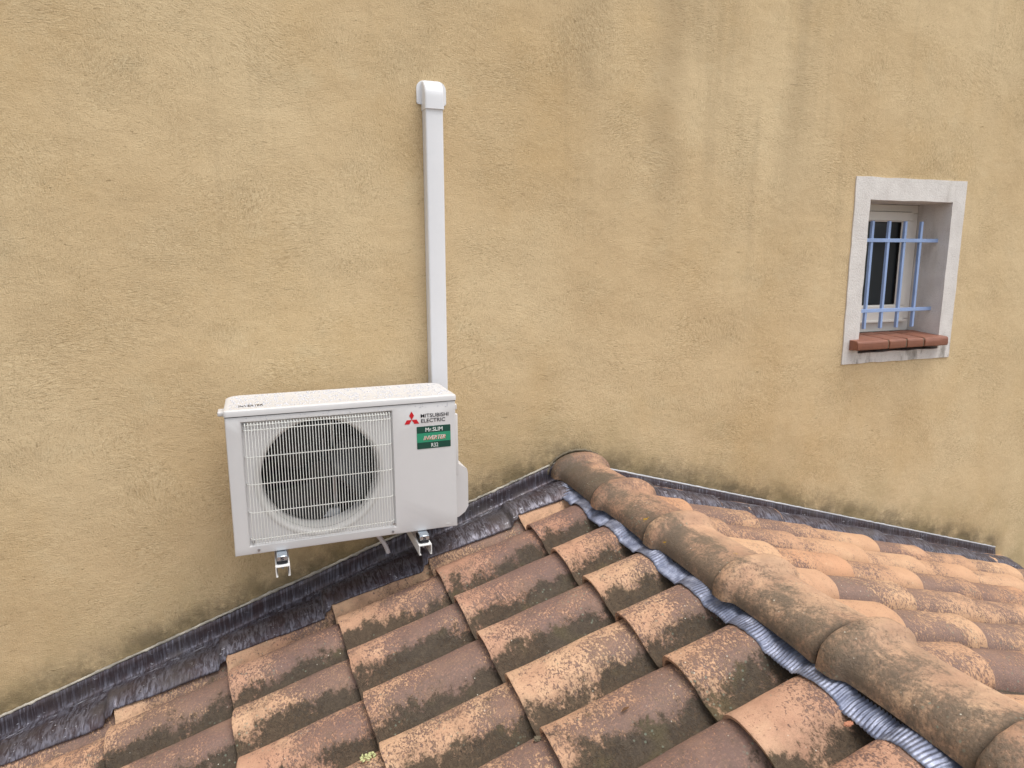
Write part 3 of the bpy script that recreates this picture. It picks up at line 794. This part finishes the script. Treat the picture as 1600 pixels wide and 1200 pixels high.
# screws
for x, z, y in ((.078, .015, AYF), (.548, .014, AYF), (.0625, .043, AYF+.012), (.552, .046, AYF-.004), (.548, .468, AYF+.004), (.062, .467, AYF+.004)):
    bm = bmesh.new(); prism(bm, [(x+.0045*math.cos(a), z+.0045*math.sin(a)) for a in [2*math.pi*k/12 for k in range(12)]], 'y', y-.0035, y+.004)
    from_bm('screw', bm, M['zinc'], ac, 'auto')
# lid with rolled edge
bm = bmesh.new()
LX0, LX1, LY0, LY1 = -.003, .802, -.404, -.118
lvl = [(0, .4955, .0), (0, .508, .0), (0, .5135, .0015), (0, .5165, .006), (0, .518, .012)]
ls = []
for _, z, ins in [(0, .4955, .004)] + lvl:
    ls.append([bm.verts.new((x, y, z)) for x, y in rrect(LX0+ins, LX1-ins, LY0+ins, LY1-ins, .02, 7, (.045, .045, .012, .012))])
ls.append([bm.verts.new((x, y, .516)) for x, y in rrect(LX0+.020, LX1-.020, LY0+.02, LY1-.02, .02, 7, (.03, .03, .006, .006))])
for a, b in zip(ls, ls[1:]): bridge(a, b)
bm.faces.new(ls[0][::-1]); bm.faces.new(ls[-1])
from_bm('lid', bm, M['case'], ac, 'auto')
bm = bmesh.new(); box(bm, .001, .797, AYF-.0006, AYB-.01, .4925, .4958); from_bm('lid_seam', bm, M['gap'], ac)
# little handle tabs
bm = bmesh.new(); box(bm, -.026, .002, -.30, -.235, .478, .494, .005, 3); from_bm('side_handle', bm, M['case'], ac, 'auto')
bm = bmesh.new(); box(bm, .796, .826, -.32, -.25, .440, .462, .005, 3); from_bm('side_handle', bm, M['case'], ac, 'auto')
# service and valve cover on the right side
bm = bmesh.new(); box(bm, .797, .826, -.33, -.15, .18, .425, .004, 2)
prism(bm, [(.797, .205), (.800, .215), (.838, .212), (.872, .188), (.876, .170), (.876, .032), (.862, .008), (.835, -.010), (.797, -.012)], 'y', -.285, -.135)
from_bm('valve_cover', bm, M['case'], ac, 'auto')
# rainwater beads on the lid
bm = bmesh.new(); rnd = random.Random(3)
for i in range(1000):
    x = rnd.uniform(.012, .785); y = rnd.uniform(-.392, -.13); r = rnd.choice((.0016, .0022, .003, .0042))*rnd.uniform(.8, 1.3)
    if y < -.37 and rnd.random() < .7: continue
    s_ = rnd.uniform(.8, 1.4)
    rr = bmesh.ops.create_icosphere(bm, subdivisions=1, radius=1)
    bmesh.ops.transform(bm, matrix=Matrix.Translation((x, y, .5163)) @ Matrix.Rotation(rnd.random()*3, 4, 'Z') @ Matrix.Diagonal((r*s_, r, r*.42, 1)), verts=rr['verts'])
tag(from_bm('water_beads', bm, M['water'], ac, True), kind='stuff')
bm = bmesh.new()
for i in range(34):
    x = rnd.uniform(.02, .78); r = rnd.uniform(.0012, .0022)
    rr = bmesh.ops.create_icosphere(bm, subdivisions=1, radius=1)
    bmesh.ops.transform(bm, matrix=Matrix.Translation((x, AYF-.0005, .482+rnd.uniform(-.008, .008))) @ Matrix.Diagonal((r, r*.6, r*1.4, 1)), verts=rr['verts'])
tag(from_bm('front_water_beads', bm, M['water'], ac, True), kind='stuff')

# printed marks
def text(name, body, x0, x1, z0, z1, mat, y=AYF-.0009, shear=0, parent=ac, flat=False, y1=None, bold=0):
    cu = bpy.data.curves.new(name, 'FONT'); cu.body = body; cu.size = 1; cu.shear = shear; cu.offset = bold; cu.resolution_u = 4; cu.extrude = .02
    to = bpy.data.objects.new(name, cu); COL.objects.link(to); bpy.context.view_layer.update()
    me = bpy.data.meshes.new_from_object(to.evaluated_get(bpy.context.evaluated_depsgraph_get()))
    bpy.data.objects.remove(to); bpy.data.curves.remove(cu)
    xs = [v.co.x for v in me.vertices]; ys = [v.co.y for v in me.vertices]
    ax, bx, ay, by = min(xs), max(xs), min(ys), max(ys)
    for v in me.vertices:
        u = x0+(v.co.x-ax)/(bx-ax)*(x1-x0); q = z0+(v.co.y-ay)/(by-ay)*(z1-z0); d = v.co.z
        v.co = (u, y-d*.01, q) if not flat else (u, q, y+d*.01)
    me.name = name
    return link(name, me, mat, parent)
text('maker_name', 'MITSUBISHI', .665, .770, .4385, .4525, M['ink'], bold=.007)
text('maker_name', 'ELECTRIC', .666, .757, .4195, .4335, M['ink'], bold=.007)
bm = bmesh.new()
def rhomb(pts):
    f = [bm.verts.new((x, AYF-.0010, z)) for x, z in pts]; g = [bm.verts.new((x, AYF-.0002, z)) for x, z in pts]
    bm.faces.new(f); bm.faces.new(g[::-1])
    for k in range(4): bm.faces.new((f[k], g[k], g[(k+1) % 4], f[(k+1) % 4]))
cx, cz, e = .6312, .4335, .0182
for a in (90, 210, 330):
    a_ = math.radians(a); d1 = (math.cos(a_-math.radians(30)), math.sin(a_-math.radians(30))); d2 = (math.cos(a_+math.radians(30)), math.sin(a_+math.radians(30)))
    sx, sz = 1.0*e, 1.0*e
    rhomb([(cx, cz), (cx+d1[0]*sx, cz+d1[1]*sz), (cx+(d1[0]+d2[0])*sx, cz+(d1[1]+d2[1])*sz), (cx+d2[0]*sx, cz+d2[1]*sz)])
from_bm('three_diamond_emblem', bm, M['red'], ac)
bm = bmesh.new(); prism(bm, rrect(.6485, .7765, .320, .405, .002, 3), 'y', AYF-.0011, AYF-.0002)
stk = from_bm('green_label', bm, M['dkgreen'], ac)
bm = bmesh.new(); prism(bm, [(.6485, .3445), (.7765, .3445), (.7765, .3795), (.6485, .3795)], 'y', AYF-.0014, AYF-.0010); from_bm('label_band', bm, M['green'], stk)
text('label_text', 'Mr.SLIM', .681, .746, .3845, .3995, M['wprint'], AYF-.0017, parent=stk, bold=.01)
text('label_text', 'INVERTER', .6725, .7565, .3535, .3685, M['wprint'], AYF-.0019, shear=.35, parent=stk, bold=.02)
text('label_text', 'INVERTER', .6738, .7578, .3523, .3673, M['oprint'], AYF-.0022, shear=.35, parent=stk, bold=-.012)
text('label_text', 'R32', .702, .728, .3245, .3395, M['wprint'], AYF-.0017, parent=stk, bold=.0)
text('lid_marking', 'INVERTER', .045, .125, -.352, -.322, M['ink'], .5172, flat=True)
bm = bmesh.new(); prism(bm, rrect(.752, .768, .012, .0165, .002, 3), 'y', AYF-.0008, AYF); from_bm('drain_plug', bm, M['bell'], ac)

# ------------------------------------------------------------------ wall brackets
def bracket(x, label):
    b = tag(empty('wall_bracket', (x, 0, -.05)), label, 'bracket', 'brackets under the air conditioner')
    bm = bmesh.new(); w_ = .024; zt = -.036
    # channel open at the bottom, with inturned lips
    sec = [(-w_, zt-.038), (-w_, zt), (w_, zt), (w_, zt-.038), (w_-.007, zt-.038), (w_-.007, zt-.0355), (w_-.0028, zt-.0355), (w_-.0028, zt-.0028), (-w_+.0028, zt-.0028), (-w_+.0028, zt-.0355), (-w_+.007, zt-.0355), (-w_+.007, zt-.038)]
    prism(bm, [(x+u, v) for u, v in sec], 'y', -.452, -.004)
    from_bm('arm', bm, M['bracket'], b)
    bm = bmesh.new(); prism(bm, [(x-.022, -.003), (x+.022, -.003), (x+.022, -.030), (x+.0195, -.030), (x+.0195, -.0055), (x-.0195, -.0055), (x-.0195, -.030), (x-.022, -.030)], 'z', -.085, .40)
    from_bm('wall_rail', bm, M['bracket'], b)
    bm = bmesh.new(); prism(bm, [(x-.019+.0, -.435), (x+.019, -.435), (x+.019, -.372), (x-.019, -.372)], 'z', zt+.0006, -.008)
    bmesh.ops.bevel(bm, geom=bm.edges[:], offset=.005, segments=2, affect='EDGES')
    for v in bm.verts:
        if v.co.y < -.41: v.co.z -= .004
    from_bm('rubber_mount', bm, M['rubber'], b, 'auto')
    bm = bmesh.new(); box(bm, x-.018, x+.018, -.436, -.385, -.008, -.001, .003, 2); box(bm, x-.018, x+.018, -.4395, -.4355, -.0215, -.004, .0015, 1)
    cl = from_bm('clip', bm, M['clip'], b, 'auto')
    text('clip_mark', 'S', x-.006, x+.006, -.0195, -.0085, M['ink'], -.4405, parent=cl, bold=.02)
    bm = bmesh.new(); prism(bm, [(x+.004*math.cos(a), -.415+.004*math.sin(a)) for a in [k*math.pi/4 for k in range(8)]], 'z', zt-.024, zt-.001)
    from_bm('bolt', bm, M['zinc'], b)
bracket(.152, 'white steel wall bracket under the left end of the air conditioner')
bracket(.658, 'white steel wall bracket under the right end of the air conditioner, over the flashing')

# drain hose
bm = bmesh.new(); pts = []
P0, P1, P2, P3 = Vector((.485, -.25, -.000)), Vector((.500, -.25, -.050)), Vector((.538, -.25, -.070)), Vector((.552, -.25, -.134))
for i in range(61):
    t = i/60; pts.append(P0*(1-t)**3+P1*3*t*(1-t)**2+P2*3*t*t*(1-t)+P3*t**3)
tube(bm, pts, [.0085+.0008*math.sin(i*2.1) for i in range(61)], 12, False)
o = from_bm('drain_hose', bm, M['hose'], None, True); o.modifiers.new('t', 'SOLIDIFY').thickness = .0015
tag(o, 'short pale corrugated drain hose hanging under the air conditioner', 'hose')

# ------------------------------------------------------------------ pipe trunking
tr = tag(empty('pipe_trunking', (.83, -.03, .5)), 'white plastic pipe trunking rising from the air conditioner to an elbow', 'pipe cover')
bm = bmesh.new(); prism(bm, rrect(.795, .866, -.060, -.001, .006, 4, (.001, .001, .007, .007)), 'z', -.02, 1.602)
for v in bm.verts:
    if v.co.z < .6: v.co.x -= .006
from_bm('duct_cover', bm, M['pvc'], tr, 'auto')
bm = bmesh.new(); prism(bm, rrect(.773, .893, 1.618, 1.708, .030, 8, (.032, .032, .008, .008)), 'y', -.006, -.0005)
bmesh.ops.bevel(bm, geom=[e for e in bm.edges if abs(e.verts[0].co.y+.006) < 1e-5 and abs(e.verts[1].co.y+.006) < 1e-5], offset=.002, segments=2, affect='EDGES')
from_bm('wall_flange', bm, M['pvc'], tr, 'auto')
bm = bmesh.new(); ls = []
path = [(-.0335, 1.592, 0), (-.0335, 1.63, 0)] + [(-.0335+.0305*(1-math.cos(math.radians(a))), 1.642+.030*math.sin(math.radians(a)), a) for a in range(0, 91, 10)]
for y, z, a in path:
    ra = math.radians(a); row = []
    for u, v in rrect(.7915, .8695, -.0335, .031, .008, 4, (.001, .001, .009, .009)):
        row.append(bm.verts.new((u, y+v*math.cos(ra), z-v*math.sin(ra))))
    ls.append(row)
for a, b in zip(ls, ls[1:]): bridge(a, b)
bm.faces.new(ls[0][::-1]); bm.faces.new(ls[-1])
from_bm('elbow', bm, M['pvc'], tr, 'auto')

# ------------------------------------------------------------------ bits lying on the tiles
def blob(name, loc, sc, mat, seed, label, cat, group=None):
    bm = bmesh.new(); bmesh.ops.create_icosphere(bm, subdivisions=3, radius=1)
    for v in bm.verts:
        v.co *= 1+.55*noise.noise(v.co*2.4+Vector((seed, 0, 0)))+.2*noise.noise(v.co*7); v.co = Vector((v.co.x*sc[0], v.co.y*sc[1], v.co.z*sc[2]))
    me = bpy.data.meshes.new(name); bm.to_mesh(me); bm.free(); me.materials.append(mat)
    o = bpy.data.objects.new(name, me); COL.objects.link(o); o.location = loc; return tag(o, label, cat, group)

bm = bmesh.new(); rnd = random.Random(11)
for i in range(22):
    a = rnd.random()*6.28; r = rnd.random()**.5*.02
    rr = bmesh.ops.create_icosphere(bm, subdivisions=1, radius=1)
    bmesh.ops.transform(bm, matrix=Matrix.Translation((.331+r*math.cos(a), -1.118+r*math.sin(a)*.8, -.333+rnd.random()*.008)) @ Matrix.Rotation(rnd.random()*3, 4, 'Z') @ Matrix.Rotation(rnd.random(), 4, 'X') @ Matrix.Diagonal((rnd.uniform(.003, .009), rnd.uniform(.002, .005), rnd.uniform(.001, .003), 1)), verts=rr['verts'])
tag(from_bm('lichen_tuft', bm, M['lichen'], None, True), 'pale yellow green lichen tuft caught between two roof tiles near the bottom edge', 'lichen')
blob('tile_chip', (1.300, -1.80, -.012), (.011, .007, .004), M['chip'], 3, 'small broken terracotta chip lying at the edge of the pleated ridge strip', 'tile chip')
bm = bmesh.new(); V = []
for i in range(7):
    t = i/6; ww = .0035*math.sin(math.pi*t)+.0004
    V.append([bm.verts.new((.925+.026*t, -1.452+sx*ww+.004*t, -.1225+.0085*t+.002*math.sin(t*5)+abs(sx)*.001)) for sx in (-1, 0, 1)])
for a, b in zip(V, V[1:]):
    for i in range(2): bm.faces.new((a[i], a[i+1], b[i+1], b[i]))
o = from_bm('dead_leaf', bm, M['leaf'], None, True); o.modifiers.new('t', 'SOLIDIFY').thickness = .0008
tag(o, 'narrow brown dead leaf lying on a large roof tile', 'leaf')
blob('mortar_crumb', (.73, -1.3695, -.2035), (.010, .008, .006), M['mortar'], 5, 'grey mortar crumb sitting on a tile at the bottom of the roof', 'mortar crumb')
